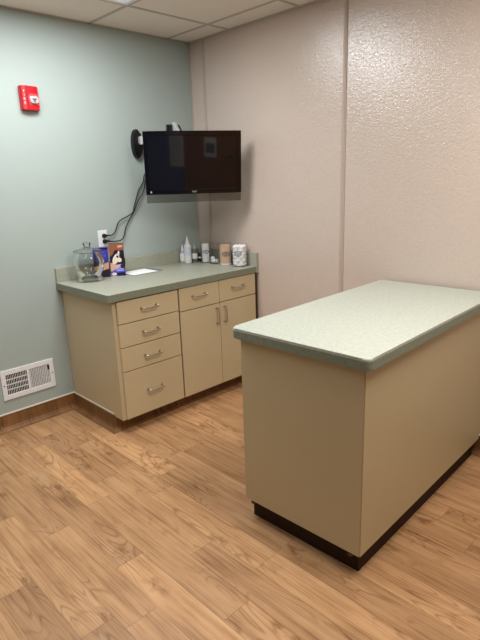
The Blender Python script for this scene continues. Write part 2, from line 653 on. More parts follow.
CX, CD, KT, BB = -1.240, -0.639, 0.094, 0.110    # cabinet end, carcass front, toe height, base height
struct(cove_base('baseboard_left', [(CX - 0.001, 0.0), (XL, 0.0)], BB))
struct(cove_base('baseboard_right', [(0.0, YB), (0.0, -0.66)], BB))

# ------------------------------------------------------------------ ceiling: lay-in tiles on a grid, open where the light fittings sit
S = 0.6255
GX, GY = -0.2055, -0.449
xs = [0.0, GX]
while xs[-1] > XL:
    xs.append(xs[-1] - S)
ys_ = [0.0, GY]
while ys_[-1] > YB:
    ys_.append(ys_[-1] - S)
xs[-1], ys_[-1] = XL, YB
fix_cells = [((-2.082, -0.831), (-1.0745, -0.449)), ((-1.456, -0.831), (-3.5765, -2.3255)), ((-3.333, -2.082), (-1.700, -1.0745))]
def in_fix(x, y):
    return any(a0 < x < a1 and b0 < y < b1 for (a0, a1), (b0, b1) in fix_cells)
cb = MB()
gb = MB()
for i in range(len(xs) - 1):
    for j in range(len(ys_) - 1):
        x0, x1, y0, y1 = xs[i + 1], xs[i], ys_[j + 1], ys_[j]
        if in_fix((x0 + x1) / 2, (y0 + y1) / 2):
            continue
        cb.box(x0, y0, CH, x1, y1, CH + 0.015)
ceil = struct(cb.build('ceiling', M['ceiling']))
for x in xs[1:-1]:
    gb.box(x - 0.011, YB, CH - 0.003, x + 0.011, 0.0, CH + 0.001)
for y in ys_[1:-1]:
    cuts = [XL, 0.0]
    gb.box(XL, y - 0.011, CH - 0.0032, 0.0, y + 0.011, CH + 0.001)
gb.box(XL, -0.02, CH - 0.003, 0.0, 0.0, CH + 0.001)
gb.box(-0.02, YB, CH - 0.003, 0.0, 0.0, CH + 0.001)
o = gb.build('ceiling_grid', M['grid'], ceil)
struct(MB().box(XL, YB, CH + 0.14, 0, 0, CH + 0.16).build('ceiling_deck', M['grid']))

fl = ['recessed ceiling light panel with white frame above the room corner',
      'recessed ceiling light panel over the green-topped table',
      'recessed ceiling light panel over the left end of the room']
for i, ((x0, x1), (y0, y1)) in enumerate(fix_cells):
    cx, cy = (x0 + x1) / 2, (y0 + y1) / 2
    t = thing('ceiling_light', fl[i], 'ceiling light', (cx, cy, CH), 0, 'recessed ceiling lights')
    w, l = (x1 - x0) / 2 - 0.013, (y1 - y0) / 2 - 0.013
    fr = MB()
    b = 0.022
    fr.box(-w, -l, -0.006, -w + b, l, 0.05)
    fr.box(w - b, -l, -0.006, w, l, 0.05)
    fr.box(-w + b, -l, -0.006, w - b, -l + b, 0.05)
    fr.box(-w + b, l - b, -0.006, w - b, l, 0.05)
    fr.build('frame', M['white'], t)
    lv = MB()
    nx, ny = (14, 6) if w > l else (6, 14)
    for k in range(1, nx):
        x = -w + b + (2 * (w - b)) * k / nx
        lv.box(x - 0.0015, -l + b, 0.0, x + 0.0015, l - b, 0.035)
    for k in range(1, ny):
        y = -l + b + (2 * (l - b)) * k / ny
        lv.box(-w + b, y - 0.0015, 0.0, w - b, y + 0.0015, 0.035)
    lv.build('louver', M['silver'], t)
    MB().box(-w + 0.004, -l + 0.004, 0.05, w - 0.004, l - 0.004, 0.06).build('diffuser', M['diffuser'], t)
    MB().box(-w + 0.004, -l + 0.004, 0.061, w - 0.004, l - 0.004, 0.11).build('housing', M['white'], t)
    la = bpy.data.lights.new('tube_lamp', 'AREA')
    la.shape = 'RECTANGLE'
    la.size, la.size_y = 2 * (w - b), 2 * (l - b)
    la.energy = (35, 44, 11)[i]
    la.color = ((0.94, 0.98, 1.0), (1.0, 0.965, 0.90), (0.85, 0.95, 1.0))[i]
    lo = bpy.data.objects.new('tube_lamp', la)
    COL.objects.link(lo)
    lo.parent = t
    lo.location = (0, 0, -0.009)

# ------------------------------------------------------------------ rear wall things (mirrored in the television)
dr = MB().box(-2.155, YB - 0.05, 0.005, -1.285, YB - 0.005, 2.095, 0.003).build('door_1', M['door'])
struct(dr)
hb = MB().cyl((-1.50, YB - 0.006, 1.17), (-1.50, YB + 0.012, 1.17), 0.03)
hb.cyl((-1.50, YB + 0.01, 1.17), (-1.50, YB + 0.055, 1.17), 0.011)
hb.tube([(-1.50, YB + 0.055, 1.17), (-1.55, YB + 0.057, 1.17), (-1.62, YB + 0.05, 1.168)], 0.010)
hb.build('door_handle', M['nickel'], dr, True)
tr = MB().box(-2.22, YB, 0, -2.155, YB + 0.02, 2.16, 0.003).box(-1.285, YB, 0, -1.22, YB + 0.02, 2.16, 0.003).box(-2.155, YB, 2.095, -1.285, YB + 0.02, 2.16, 0.003)
struct(tr.build('trim_5', M['door']))
p = thing('posted_notice', 'white notice with a dark picture, mirrored in the right half of the television', 'notice', (-1.825, YB + 0.001, 1.11))
MB().box(-0.09, -0.0055, 0, 0.09, -0.003, 0.255).build('sheet', M['paper'], p)
MB().box(-0.068, -0.0029, 0.05, 0.068, -0.0015, 0.185).build('picture', M['greycard'], p)
p = thing('wall_chart', 'long white paper chart, mirrored in the left half of the television', 'chart', (-2.34, YB, 0.95))
MB().box(-0.11, 0.0005, 0, 0.11, 0.003, 0.50).build('sheet', M['paper'], p)
q = MB()
for k in range(12):
    q.box(-0.09, 0.003, 0.05 + 0.034 * k, random.uniform(0.02, 0.09), 0.0038, 0.058 + 0.034 * k)
q.build('print', M['greycard'], p)

# ------------------------------------------------------------------ base cabinets
FY = -0.659                 # face of doors and drawer fronts
def pull(parent, cx, cz, vertical=False):
    """arched wire pull on the front"""
    h = MB()
    c = 0.055
    pts = [(-c, 0, 0.004), (-c, -0.024, 0.002), (-c + 0.010, -0.034, -0.002), (c - 0.010, -0.034, -0.002), (c, -0.024, 0.002), (c, 0, 0.004)]
    h.tube(pts, 0.0055, 8, 3)
    for s in (-c, c):
        h.cyl((s, 0, 0), (s, -0.004, 0), 0.0075, 0.006)
    if vertical:
        h.xf(Matrix.Rotation(pi / 2, 4, 'Y'))
    h.xf(Matrix.Translation((cx, FY, cz)))
    return h.build('handle', M['nickel'], parent, True)

def front(name, x0, x1, z0, z1, root):
    return MB().box(x0, FY, z0, x1, CD + 0.001, z1, 0.0018).build(name, M['almond'], root)

TOPZ = H - 0.0457
XM = -0.757                # joint between the two units
c1 = thing('drawer_cabinet', 'beige four-drawer base cabinet at the left end of the worktop', 'cabinet')
b = MB()
b.prism([(CX, CD - 0.002), (XM - 0.002, CD - 0.002), (XM - 0.002, -0.003), (CX, -0.003)], KT, TOPZ - 0.001)
b.build('carcass', M['almond'], c1)
MB().box(CX + 0.026, CD - 0.004, KT + 0.004, XM - 0.004, CD - 0.0022, TOPZ - 0.004).build('front_gap', M['gap'], c1)
MB().box(CX + 0.001, CD + 0.096, 0.001, XM - 0.002, -0.003, KT).build('toe_kick_or_shade', M['toe'], c1)
DX0, DX1 = -1.217, XM - 0.005
zs = [0.0965, 0.413, 0.569, 0.7185, 0.862]
for i in range(4):
    d = front('drawer', DX0, DX1, zs[i] + 0.0025, zs[i + 1] - 0.003, c1)
    pull(d, -0.995, (0.255, 0.489, 0.645, 0.797)[i])
e = cove_base('base_trim', [(XM - 0.002, CD + 0.095), (CX, CD + 0.095), (CX, -0.006)], KT - 0.002, c1, False)
planks_mesh('base_top_band', [(-0.541 + 0.1337 * k, -0.541 + 0.1337 * (k + 1), 0.0, BB - KT, random.uniform(0.2, 0.7)) for k in range(4)], M['base'],
            lambda a, b: (CX - 0.005, a, KT - 0.002 + b), e)
MB().box(CX - 0.0085, CD + 0.097, BB - 0.004, CX, -0.006, BB + 0.005, 0.0015).build('cap_strip', M['offwhite'], e)

c2 = thing('door_cabinet', 'beige base cabinet with two drawers over two doors, against the pink wall', 'cabinet')
b = MB()
b.prism([(XM + 0.002, CD - 0.002), (-0.012, CD - 0.002), (-0.012, -0.003), (XM + 0.002, -0.003)], KT, TOPZ - 0.001)
b.build('carcass', M['almond'], c2)
MB().box(XM + 0.004, CD - 0.004, KT + 0.004, -0.030, CD - 0.0022, TOPZ - 0.004).build('front_gap', M['gap'], c2)
MB().box(XM + 0.002, CD + 0.096, 0.001, -0.012, -0.003, KT).build('toe_kick_or_shade', M['toe'], c2)
cove_base('base_trim', [(-0.014, CD + 0.095), (XM + 0.002, CD + 0.095)], KT - 0.002, c2, False)
EX0, EX1, EM = XM + 0.007, -0.030, -0.396
for x0, x1, hx in ((EX0, EM - 0.002, -0.585), (EM + 0.002, EX1, -0.22)):
    d = front('drawer', x0, x1, 0.7085, 0.8625, c2)
    pull(d, hx, 0.797)
for x0, x1, hx in ((EX0, EM - 0.002, -0.432), (EM + 0.002, EX1, -0.358)):
    d = front('door', x0, x1, 0.0975, 0.7025, c2)
    pull(d, hx, 0.618, True)

# ------------------------------------------------------------------ worktop with back and side splash
def rounded(pts_r, n=6):
    """polygon (ccw) with rounded corners: (x, y, r)"""
    out = []
    m = len(pts_r)
    for i, (x, y, r) in enumerate(pts_r):
        if r <= 0:
            out.append((x, y))
            continue
        p = Vector((x, y))
        a = (Vector(pts_r[i - 1][:2]) - p).normalized()
        c = (Vector(pts_r[(i + 1) % m][:2]) - p).normalized()
        ang = a.angle(c)
        d = r / math.tan(ang / 2)
        cen = p + (a + c).normalized() * (r / sin(ang / 2))
        s, f = p + a * d - cen, p + c * d - cen
        a0, a1 = math.atan2(s.y, s.x), math.atan2(f.y, f.x)
        if a1 - a0 > pi:
            a1 -= 2 * pi
        if a0 - a1 > pi:
            a1 += 2 * pi
        for k in range(n + 1):
            t = a0 + (a1 - a0) * k / n
            out.append((cen.x + r * cos(t), cen.y + r * sin(t)))
    return out

WX, WY = -1.276, -0.668
wt = thing('worktop', 'grey-green laminate worktop with splashback, resting on the two beige cabinets', 'worktop')
pts = rounded([(WX, WY, 0.028), (-0.001, WY, 0), (-0.001, -0.001, 0), (WX, -0.001, 0)])
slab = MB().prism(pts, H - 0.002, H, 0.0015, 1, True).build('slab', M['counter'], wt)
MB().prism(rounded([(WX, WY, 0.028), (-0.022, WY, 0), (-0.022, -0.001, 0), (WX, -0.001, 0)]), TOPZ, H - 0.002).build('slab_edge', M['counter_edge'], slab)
MB().box(WX + 0.003, -0.021, H - 0.02, -0.001, -0.001, H + 0.098, 0.003).build('backsplash', M['counter'], wt)
MB().box(-0.0215, WY - 0.002, TOPZ - 0.004, -0.001, -0.0215, H + 0.098, 0.002).build('side_splash', M['counter'], wt)
MB().box(-0.026, FY - 0.001, 0.005, -0.012, CD - 0.002, TOPZ - 0.005).build('filler_strip', M['gap'], c2)

# ------------------------------------------------------------------ island table
IY, IX, IZ = 0.0297, -1.3092, 0.9344
IW, IL, IB, OV = 0.668, 1.285, 0.101, 0.0304
it = thing('exam_table', 'large beige laminate examination table with pale green top', 'table', (IX, -2.4287, 0), IY)
top = MB().prism(rounded([(0, 0, 0.03), (IL, 0, 0.02), (IL, IW, 0.02), (0, IW, 0.03)]), IZ - 0.012, IZ, 0.007, 4, True)
tabletop = top.build('tabletop', M['table'], it)
MB().prism(rounded([(0, 0, 0.03), (IL, 0, 0.02), (IL, IW, 0.02), (0, IW, 0.03)]), IZ - 0.0457, IZ - 0.011, 0.002, 1).build('edge_band', M['table_edge'], tabletop)
ZB = IZ - 0.0458
PT = 0.019
MB().box(OV, OV + 0.004, IB, OV + PT, IW - OV, ZB, 0.001).build('end_panel', M['almond_dark'], it)
MB().box(IL - 0.002 - PT, OV + 0.0015, IB, IL - 0.002, IW - OV, ZB, 0.001).build('end_panel', M['almond_dark'], it)
MB().box(OV + 0.0035, OV, IB, IL - 0.002, OV + PT - 0.0005, ZB, 0.001).xf(Matrix.Translation((0, -0.0005, 0))).build('side_panel', M['almond_dark'], it)
MB().box(OV + PT, IW - OV - PT, IB, IL - OV - PT, IW - OV - 0.001, ZB, 0.001).build('side_panel', M['almond_dark'], it)
MB().box(OV + PT, OV + PT, IB + 0.002, IL - OV - PT, IW - OV - PT, IB + 0.02).build('bottom_panel', M['toe'], it)
MB().box(OV + 0.034, OV + 0.024, 0.0008, IL - 0.022, IW - OV - 0.018, IB + 0.001).build('toe_kick_or_shade', M['toe'], it)  # solid dark block stands in for the shadowed gap under the table
for x, y in ((OV + 0.016, OV + 0.05), (OV + 0.016, IW - OV - 0.035), (IL - OV - 0.016, OV + 0.05), (IL - OV - 0.016, IW - OV - 0.035)):
    f = MB().lathe([(0.0, IB - 0.022), (0.009, IB - 0.022), (0.012, IB - 0.018), (0.012, IB - 0.014), (0.005, IB - 0.012), (0.005, IB + 0.001), (0.0, IB + 0.001)], 16, x, y)
    f.build('levelling_foot', M['steel'], it, True)

# ------------------------------------------------------------------ television on an articulated wall mount
TYAW, TTILT = 0.572, 0.10
tvc = Vector((-0.407, -0.469, 1.662))
TW, TH = 0.665, 0.414
tv = thing('television', 'black flat-screen television in the corner above the worktop', 'television', tvc)
tv.rotation_mode = 'XYZ'
# local: x right, z up, -y towards the viewer
nrm = Vector((-sin(TYAW) * cos(TTILT), -cos(TYAW) * cos(TTILT), -sin(TTILT)))
rv = Vector((cos(TYAW), -sin(TYAW), 0))
uv_ = rv.cross(-nrm)
ro = -0.009
r2, u2 = rv * cos(ro) + uv_ * sin(ro), uv_ * cos(ro) - rv * sin(ro)
mt = Matrix((r2, -nrm, u2)).transposed()
tv.rotation_euler = (mt).to_euler()
w, h = TW / 2, TH / 2
fr = MB()
bt, bs_, bb = 0.030, 0.031, 0.034
fr.box(-w, 0, h - bt, w, 0.03, h, 0.003)
fr.box(-w, 0, -h, w, 0.03, -h + bb, 0.003)
fr.box(-w, 0, -h + bb - 0.004, -w + bs_, 0.03, h - bt + 0.004, 0.002)
fr.box(w - bs_, 0, -h + bb - 0.004, w, 0.03, h - bt + 0.004, 0.002)
bez = fr.build('bezel', M['blackgloss'], tv)
MB().box(-w + bs_ - 0.002, 0.004, -h + bb - 0.002, w - bs_ + 0.002, 0.02, h - bt + 0.002).build('screen', M['screen'], tv)
bk = MB().prism([(-w + 0.03, 0.03), (w - 0.03, 0.03), (w - 0.10, 0.085), (-w + 0.10, 0.085)], -h + 0.04, h - 0.04, 0.008)
bk.build('back_housing', M['black'], tv)
MB().box(-w + 0.002, 0.006, -h - 0.056, w - 0.002, 0.012, -h + 0.004, 0.001).build('clear_lip', M['smoke'], tv)
tx = MB()
tx.add(text_mesh('acer', 0.019))
tx.xf(Matrix.Translation((0, -0.0006, -h + 0.017)))
tx.build('maker_mark', M['silver'], bez)
tx = MB().box(-0.005, -0.001, -0.006, 0.005, 0.001, 0.006)
tx.xf(Matrix.Translation((-w + 0.034, 0, -h + 0.018)))
tx.build('sticker', M['silver'], bez)
MB().box(w - 0.14, -0.001, -h + 0.0095, w - 0.03, 0.001, -h + 0.0115).build('control_mark', M['darkvoid'], bez)

mn = thing('television_mount', 'black oval wall plate with silver folding arm behind the television', 'wall mount', (-0.551, 0, 1.812))
# oval plate
t_ = bmesh.new()
mb = MB()
prof = []
ring = []
for k in range(32):
    a = 2 * pi * k / 32
    ring.append((0.040 * cos(a), 0.100 * sin(a)))
mb.prism(ring, 0.0, 0.036, 0.012, 3, True)
mb.xf(Matrix.Rotation(pi / 2, 4, 'X'))
mb.build('wall_plate', M['black'], mn, True)
mb = MB().cyl((0.018, -0.060, -0.005), (0.018, -0.060, 0.050), 0.019, seg=20)
mb.box(0.003, -0.06, 0.0, 0.033, -0.03, 0.045, 0.003)
mb.build('pivot', M['silver'], mn, True)
# lower arm from the pivot to the elbow, forearm from the elbow to the set
el = Vector((-0.405, -0.22, 1.872)) - Vector((-0.551, 0, 1.812))
mb = MB().tube([(0.018, -0.075, 0.022), (0.06, -0.11, 0.025), tuple(el + Vector((0, 0, -0.05)))], 0.014, 10, 4)
mb.build('arm', M['black'], mn, True)
mb = MB().cyl(el + Vector((0, 0, -0.08)), el + Vector((0, 0, 0.058)), 0.027, 0.023, seg=20)
mb.build('elbow', M['blackgloss'], mn, True)
hb = Vector((-0.375, -0.388, 1.70)) - Vector((-0.551, 0, 1.812))
st = el + Vector((0.030, -0.012, 0.066))
d = hb - st
mb = MB().box(-0.019, -0.014, 0, 0.019, 0.014, 1.0, 0.005)
mb.xf(Matrix.Translation(st) @ d.to_track_quat('Z', 'X').to_matrix().to_4x4() @ Matrix.Diagonal((1, 1, d.length, 1)))
mb.build('forearm', M['silver'], mn)
mb = MB().box(-0.012, -0.010, 0.01, 0.012, 0.010, 0.9, 0.004)
mb.xf(Matrix.Translation(st + Vector((0.026, -0.01, -0.012))) @ d.to_track_quat('Z', 'X').to_matrix().to_4x4() @ Matrix.Diagonal((1, 1, d.length * 0.9, 1)))
mb.build('arm_cover', M['black'], mn)

# ------------------------------------------------------------------ wall outlet and cords
ol = thing('wall_outlet', 'white double wall outlet with two black plugs, left of the television', 'outlet', (-0.891, 0, 1.170))
mb = MB().box(-0.0365, -0.006, -0.058, 0.0365, 0, 0.058, 0.003)
pl_ = mb.build('cover_plate', M['white'], ol)
for z in (0.0195, -0.0195):
    MB().cyl((0.008, -0.0055, z), (0.008, -0.0075, z), 0.0165, seg=20).build('socket', M['cap_white'], pl_)
YW = -0.014
def wp(x, z, y=YW):
    return (x, y, z)
def cord(name, label, pts, plug_xz):
    r = thing(name, label, 'cord', (plug_xz[0], -0.0075, plug_xz[1]))
    off = Vector(r.location)
    MB().tube([Vector(p) - off for p in pts], 0.0042, 8, 6).build('cable', M['rubber'], r, True)
    m = MB().cyl((0, 0, 0), (0, -0.020, 0), 0.016, 0.013, 16)
    m.cyl((0.002, -0.014, 0), (0.034, -0.014, 0.001), 0.009, 0.005, 10)
    m.build('plug', M['rubber'], r, True)
    return r
cord('power_cord', 'black power cord from the upper socket, curving up behind the television',
     [wp(-0.862, 1.189, -0.022), wp(-0.82, 1.190), wp(-0.79, 1.215), wp(-0.765, 1.265), wp(-0.735, 1.290), wp(-0.68, 1.310), wp(-0.632, 1.335),
      wp(-0.616, 1.375), wp(-0.592, 1.430), wp(-0.565, 1.490), wp(-0.520, 1.548), wp(-0.512, 1.60, -0.03), wp(-0.500, 1.66, -0.12), wp(-0.45, 1.66, -0.32)], (-0.883, 1.1895))
cord('power_cord', 'black power cord from the lower socket, looping low then up to the television',
     [wp(-0.862, 1.150, -0.022), wp(-0.82, 1.144, -0.018), wp(-0.755, 1.146, -0.018), wp(-0.722, 1.175), wp(-0.700, 1.235), wp(-0.645, 1.310), wp(-0.618, 1.345),
      wp(-0.598, 1.390, -0.022), wp(-0.575, 1.425, -0.02), wp(-0.535, 1.465), wp(-0.513, 1.51), wp(-0.503, 1.555), wp(-0.495, 1.61, -0.03), wp(-0.480, 1.67, -0.12), wp(-0.42, 1.62, -0.33)], (-0.883, 1.1505))

# ------------------------------------------------------------------ air vent
vt = thing('air_vent', 'white steel wall register low on the green wall', 'vent', (-1.5455, 0, 0.304))
w, h = 0.177, 0.1015
mb = MB()
xw = [(-w, -0.145), (-0.0075, 0.0075), (0.141, w)]
mb.box(-w, -0.007, -h, -0.145, 0, h, 0.003)
mb.box(-0.0085, -0.007, -0.07, 0.0085, 0, 0.07, 0.002)
mb.box(0.145, -0.007, -h, w, 0, h, 0.003)
mb.box(-0.147, -0.007, 0.067, 0.147, 0, h, 0.003)
mb.box(-0.147, -0.007, -h, 0.147, 0, -0.067, 0.003)
vf = mb.build('frame', M['white'], vt)
MB().box(-0.147, -0.0012, -0.069, 0.147, -0.0004, 0.069).build('duct_shade_sheet', M['darkvoid'], vt)  # flat dark sheet stands in for the unlit inside of the duct
mb = MB()
n = 12
for k in range(n):
    x = -0.141 + 0.130 * (k + 0.5) / n
    t_ = MB().box(-0.0013, -0.0035, -0.068, 0.0013, 0.0005, 0.068)
    t_.xf(Matrix.Translation((x, -0.0016, 0)))
    mb.bm.from_mesh((lambda b_: (b_.to_mesh(me_ := bpy.data.meshes.new('t')), me_)[1])(t_.bm))
for z in (-0.034, 0.0, 0.034):
    mb.box(-0.146, -0.0035, z - 0.003, -0.008, -0.0015, z + 0.003)
mb.build('louver', M['white'], vt)
mb = MB()
for k in range(n):
    x = 0.009 + 0.136 * (k + 0.5) / n
    t_ = MB().box(-0.0042, -0.0007, -0.068, 0.0042, 0.0007, 0.068)
    t_.xf(Matrix.Translation((x, -0.004, 0)) @ Matrix.Rotation(radians(-48), 4, 'Z'))
    mb.bm.from_mesh((lambda b_: (b_.to_mesh(me_ := bpy.data.meshes.new('t')), me_)[1])(t_.bm))
mb.build('louver', M['white'], vt)
MB().box(0.133, -0.012, 0.034, 0.144, -0.006, 0.064, 0.002).build('lever', M['black'], vt)
for x in (-0.163, 0.163):
    MB().cyl((x, -0.0065, 0), (x, -0.0085, 0), 0.004, seg=12).build('screw', M['steel'], vt)

# ------------------------------------------------------------------ fire alarm horn strobe
fa = thing('wall_mounted_fire_alarm', 'red fire alarm strobe high on the green wall', 'fire alarm', (-1.297, 0, 2.060))
aw, ah = 0.057, 0.069
mb = MB()
# front bowed in plan, so that both long sides slope back
pl2 = [(-aw, 0), (aw, 0), (aw, -0.020), (aw - 0.010, -0.032), (0.020, -0.040), (-0.018, -0.042), (-0.024, -0.039), (-0.028, -0.041), (-aw + 0.006, -0.036), (-aw, -0.028)]
mb.prism(pl2[::-1], -ah, ah, 0.004, 2)
hs = mb.build('housing', M['red'], fa)
MB().box(-0.0265, -0.0425, -ah + 0.004, -0.0215, -0.038, ah - 0.004).build('groove', M['reddark'], hs)
mb = MB()
for k, c in enumerate('FIRE'):
    t_ = text_mesh(c, 0.020, 0.0008)
    mb.add(t_, Matrix.Translation((-0.040, -0.0398, 0.036 - k * 0.022)))
mb.build('lettering', M['redmark'], hs)
mb = MB().prism([(-0.030, -0.034), (0.030, -0.034), (0.036, 0.016), (0.020, 0.030), (-0.020, 0.030), (-0.036, 0.016)], 0.0, 0.006, 0.002)
mb.xf(Matrix.Translation((0.015, -0.036, -0.006)) @ Matrix.Rotation(pi / 2, 4, 'X'))
mb.build('lens_surround', M['redlight'], hs)
mb = MB().prism(rounded([(-0.024, -0.028, 0.008), (0.024, -0.028, 0.008), (0.026, 0.012, 0.01), (-0.026, 0.012, 0.01)]), 0.0, 0.012, 0.008, 3, True)
mb.xf(Matrix.Translation((0.015, -0.041, -0.002)) @ Matrix.Rotation(pi / 2, 4, 'X'))
ln = mb.build('strobe_lens', M['reflector'], fa, True)
mb = MB().cyl((0.003, -0.0532, -0.006), (0.027, -0.0532, -0.006), 0.005).cyl((0.015, -0.0535, -0.022), (0.015, -0.0535, -0.012), 0.006)
mb.build('flash_tube', M['greycard'], ln)

# ------------------------------------------------------------------ glass jar
jr = thing('glass_jar', 'large empty clear glass cookie jar with lid, at the left end of the worktop', 'jar', (-1.092, -0.138, H))
outer = [(0.0, 0.002), (0.074, 0.002), (0.080, 0.007), (0.081, 0.022), (0.077, 0.034), (0.076, 0.042), (0.082, 0.052), (0.094, 0.074), (0.101, 0.100), (0.103, 0.125), (0.100, 0.152), (0.092, 0.174), (0.084, 0.188), (0.082, 0.193), (0.092, 0.199)]
MB().lathe(outer, 40, cap=False).build('bowl', M['glass'], jr, True)
MB().lathe([(0.0, 0.044), (0.040, 0.040), (0.066, 0.046)], 40, cap=False).build('bowl_floor', M['glass'], jr, True)
lid = [(0.090, 0.2000), (0.094, 0.2025), (0.088, 0.207), (0.060, 0.213), (0.032, 0.220), (0.022, 0.227), (0.021, 0.240), (0.026, 0.248), (0.026, 0.254), (0.018, 0.258), (0.0, 0.259)]
MB().lathe(lid, 40, cap=False).build('lid', M['glass'], jr, True)

# ------------------------------------------------------------------ brochure boxes and papers
FACE = math.atan2(-0.62, 0.78)   # so that local -y looks at the room
def flat(poly, y, name, mat, parent, th=0.0006):
    """poly in (x, z), thin print standing on the front at local y"""
    mb = MB().prism([(x, z) for x, z in poly], 0, th)
    mb.xf(Matrix.Translation((0, y, 0)) @ Matrix.Rotation(pi / 2, 4, 'X'))
    return mb.build(name, mat, parent)
def oval(cx, cz, a, b, n=18, rot=0.0):
    return [(cx + a * cos(t) * cos(rot) - b * sin(t) * sin(rot), cz + a * cos(t) * sin(rot) + b * sin(t) * cos(rot)) for t in (2 * pi * k / n for k in range(n))]

bx = thing('printed_box', 'upright card box printed with a puppy on blue and rust, beside the glass jar', 'box', (-0.871, -0.134, H), -0.62)
BW, BH = 0.049, 0.228
MB().box(-BW, 0, 0.0005, BW, 0.035, BH, 0.001).build('carton', M['navy'], bx)
y = -0.0002
flat([(-BW, 0.135), (-BW + 0.02, 0.15), (-0.01, 0.182), (BW, 0.178), (BW, BH), (-BW, BH)], y, 'print', M['rust'], bx)
flat([(0.010, BH - 0.030), (BW - 0.006, BH - 0.026), (BW - 0.006, BH - 0.014), (0.010, BH - 0.016)], y - 0.0008, 'print', M['print_skin'], bx)
flat([(-BW, 0.0), (BW, 0.0), (BW, 0.07), (-BW, 0.095)], y - 0.0004, 'print', M['print_blue'], bx)
flat([(-BW + 0.03, 0.0), (BW, 0.0), (BW, 0.026), (-BW + 0.03, 0.022)], y - 0.0008, 'print', M['navy'], bx)
flat([(-BW, 0.09), (-0.02, 0.10), (0.014, 0.085), (0.02, 0.06), (-0.01, 0.05), (-BW, 0.03)], y - 0.0010, 'print', M['print_skin'], bx)
flat(oval(0.008, 0.125, 0.034, 0.050, rot=-0.3), y - 0.0012, 'print', M['print_dark'], bx)
flat(oval(0.036, 0.100, 0.020, 0.050), y - 0.0012, 'print', M['print_dark'], bx)
flat(oval(-0.008, 0.120, 0.020, 0.040, rot=-0.45), y - 0.0018, 'print', M['print_fur'], bx)
flat(oval(0.012, 0.155, 0.007, 0.022, rot=-0.2), y - 0.0018, 'print', M['print_fur'], bx)
flat(oval(0.016, 0.112, 0.015, 0.016), y - 0.0024, 'print', M['print_fur'], bx)
flat(oval(0.004, 0.136, 0.008, 0.008), y - 0.0030, 'print', M['print_dark'], bx)
for (a, z, l) in ((-0.010, 0.074, 0.034), (-0.030, 0.058, 0.030), (-0.012, 0.044, 0.052), (-0.008, 0.034, 0.048)):
    flat([(a, z), (a + l, z + 0.002), (a + l, z + 0.008), (a, z + 0.006)], y - 0.0014, 'print', M['print_pale'], bx)
flat(oval(-0.028, 0.014, 0.018, 0.011), y - 0.0014, 'print', M['print_fur'], bx)

b2 = thing('printed_box', 'blue upright card box half hidden behind the glass jar', 'box', (-0.972, -0.089, H), -0.62)
BW2, BH2 = 0.050, 0.205
MB().box(-BW2, 0, 0.0005, BW2, 0.03, BH2, 0.001).build('carton', M['plastic_print'], b2)
flat([(-BW2, BH2 - 0.012), (BW2, BH2 - 0.012), (BW2, BH2), (-BW2, BH2)], y, 'print', M['navy'], b2)
for (a, z, l, hh) in ((-0.030, 0.168, 0.062, 0.008), (-0.030, 0.138, 0.066, 0.018), (-0.020, 0.118, 0.05, 0.008)):
    flat([(a, z), (a + l, z + 0.003), (a + l, z + 0.003 + hh), (a, z + hh)], y - 0.0004, 'print', M['print_blue'], b2)
flat([(-BW2, 0.06), (-BW2, 0.12), (0.0, 0.10), (0.02, 0.07), (BW2, 0.05), (BW2, 0.0), (-0.01, 0.0)], y - 0.0004, 'print', M['print_dark'], b2)
flat([(-BW2, 0.05), (-BW2, 0.075), (0.0, 0.085), (BW2, 0.105), (BW2, 0.06), (0.0, 0.045)], y - 0.0008, 'print', M['print_skin'], b2)

pp = thing('paper_sheet', 'white sheet of paper lying flat on the worktop', 'paper', (-0.702, -0.142, H))
MB().box(-0.105, -0.085, 0.003, 0.105, 0.085, 0.0045).xf(Matrix.Rotation(0.03, 4, 'Z')).build('sheet', M['paper'], pp)
pp = thing('paper_folder', 'dark grey card showing from under the white sheet of paper', 'folder', (-0.672, -0.128, H))
MB().box(-0.115, -0.078, 0.0004, 0.135, 0.078, 0.0028).xf(Matrix.Rotation(-0.02, 4, 'Z')).build('card', M['greycard'], pp)

# ------------------------------------------------------------------ bottles
def label_band(r, z0, z1, a0, a1, name, mat, parent, n=14):
    mb = MB()
    vs = []
    for k in range(n + 1):
        a = a0 + (a1 - a0) * k / n
        vs.append([mb.bm.verts.new((r * cos(a), r * sin(a), z)) for z in (z0, z1)])
    for p, q in zip(vs, vs[1:]):
        mb.bm.faces.new((p[0], q[0], q[1], p[1]))
    o = mb.build(name, mat, parent, True)
    return o
VA = math.atan2(-0.78, -0.62)   # direction of the viewer side
def bottle(label, loc, r, hb, hn, hc, mat, capmat, z0, z1, lmat, tip=True, fill=None, name='squeeze_bottle'):
    t = thing(name, label, 'bottle', loc)
    MB().lathe([(0.0, 0.0006), (r * 0.93, 0.0006), (r, 0.005), (r, hb - 0.012), (r * 0.9, hb - 0.004), (r * 0.55, hb + (hn - hb) * 0.5), (r * 0.42, hn)], 24).build('body', mat, t, True)
    if fill:
        MB().lathe([(0.0, 0.003), (r * 0.9, 0.003), (r * 0.92, hb * 0.4), (0.0, hb * 0.4)], 24).build('contents', fill, t, True)
    if tip:
        p = [(r * 0.50, hn - 0.004), (r * 0.52, hn + 0.010), (r * 0.36, hn + 0.014), (r * 0.28, hn + (hc - hn) * 0.5), (r * 0.12, hc - 0.004), (0.0, hc)]
    else:
        p = [(r * 0.72, hn - 0.006), (r * 0.75, hc - 0.003), (r * 0.70, hc), (0.0, hc)]
    MB().lathe(p, 20).build('cap', capmat, t, True)
    label_band(r + 0.0006, z0, z1, VA - 1.9, VA + 1.9, 'paper_label', lmat, t)
    return t
b = bottle('small cloudy bottle with white label and nozzle, leftmost of the bottles', (-0.225, -0.052, H), 0.023, 0.085, 0.098, 0.150, M['bottle_clear'], M['cap_white'], 0.018, 0.075, M['label_white'])
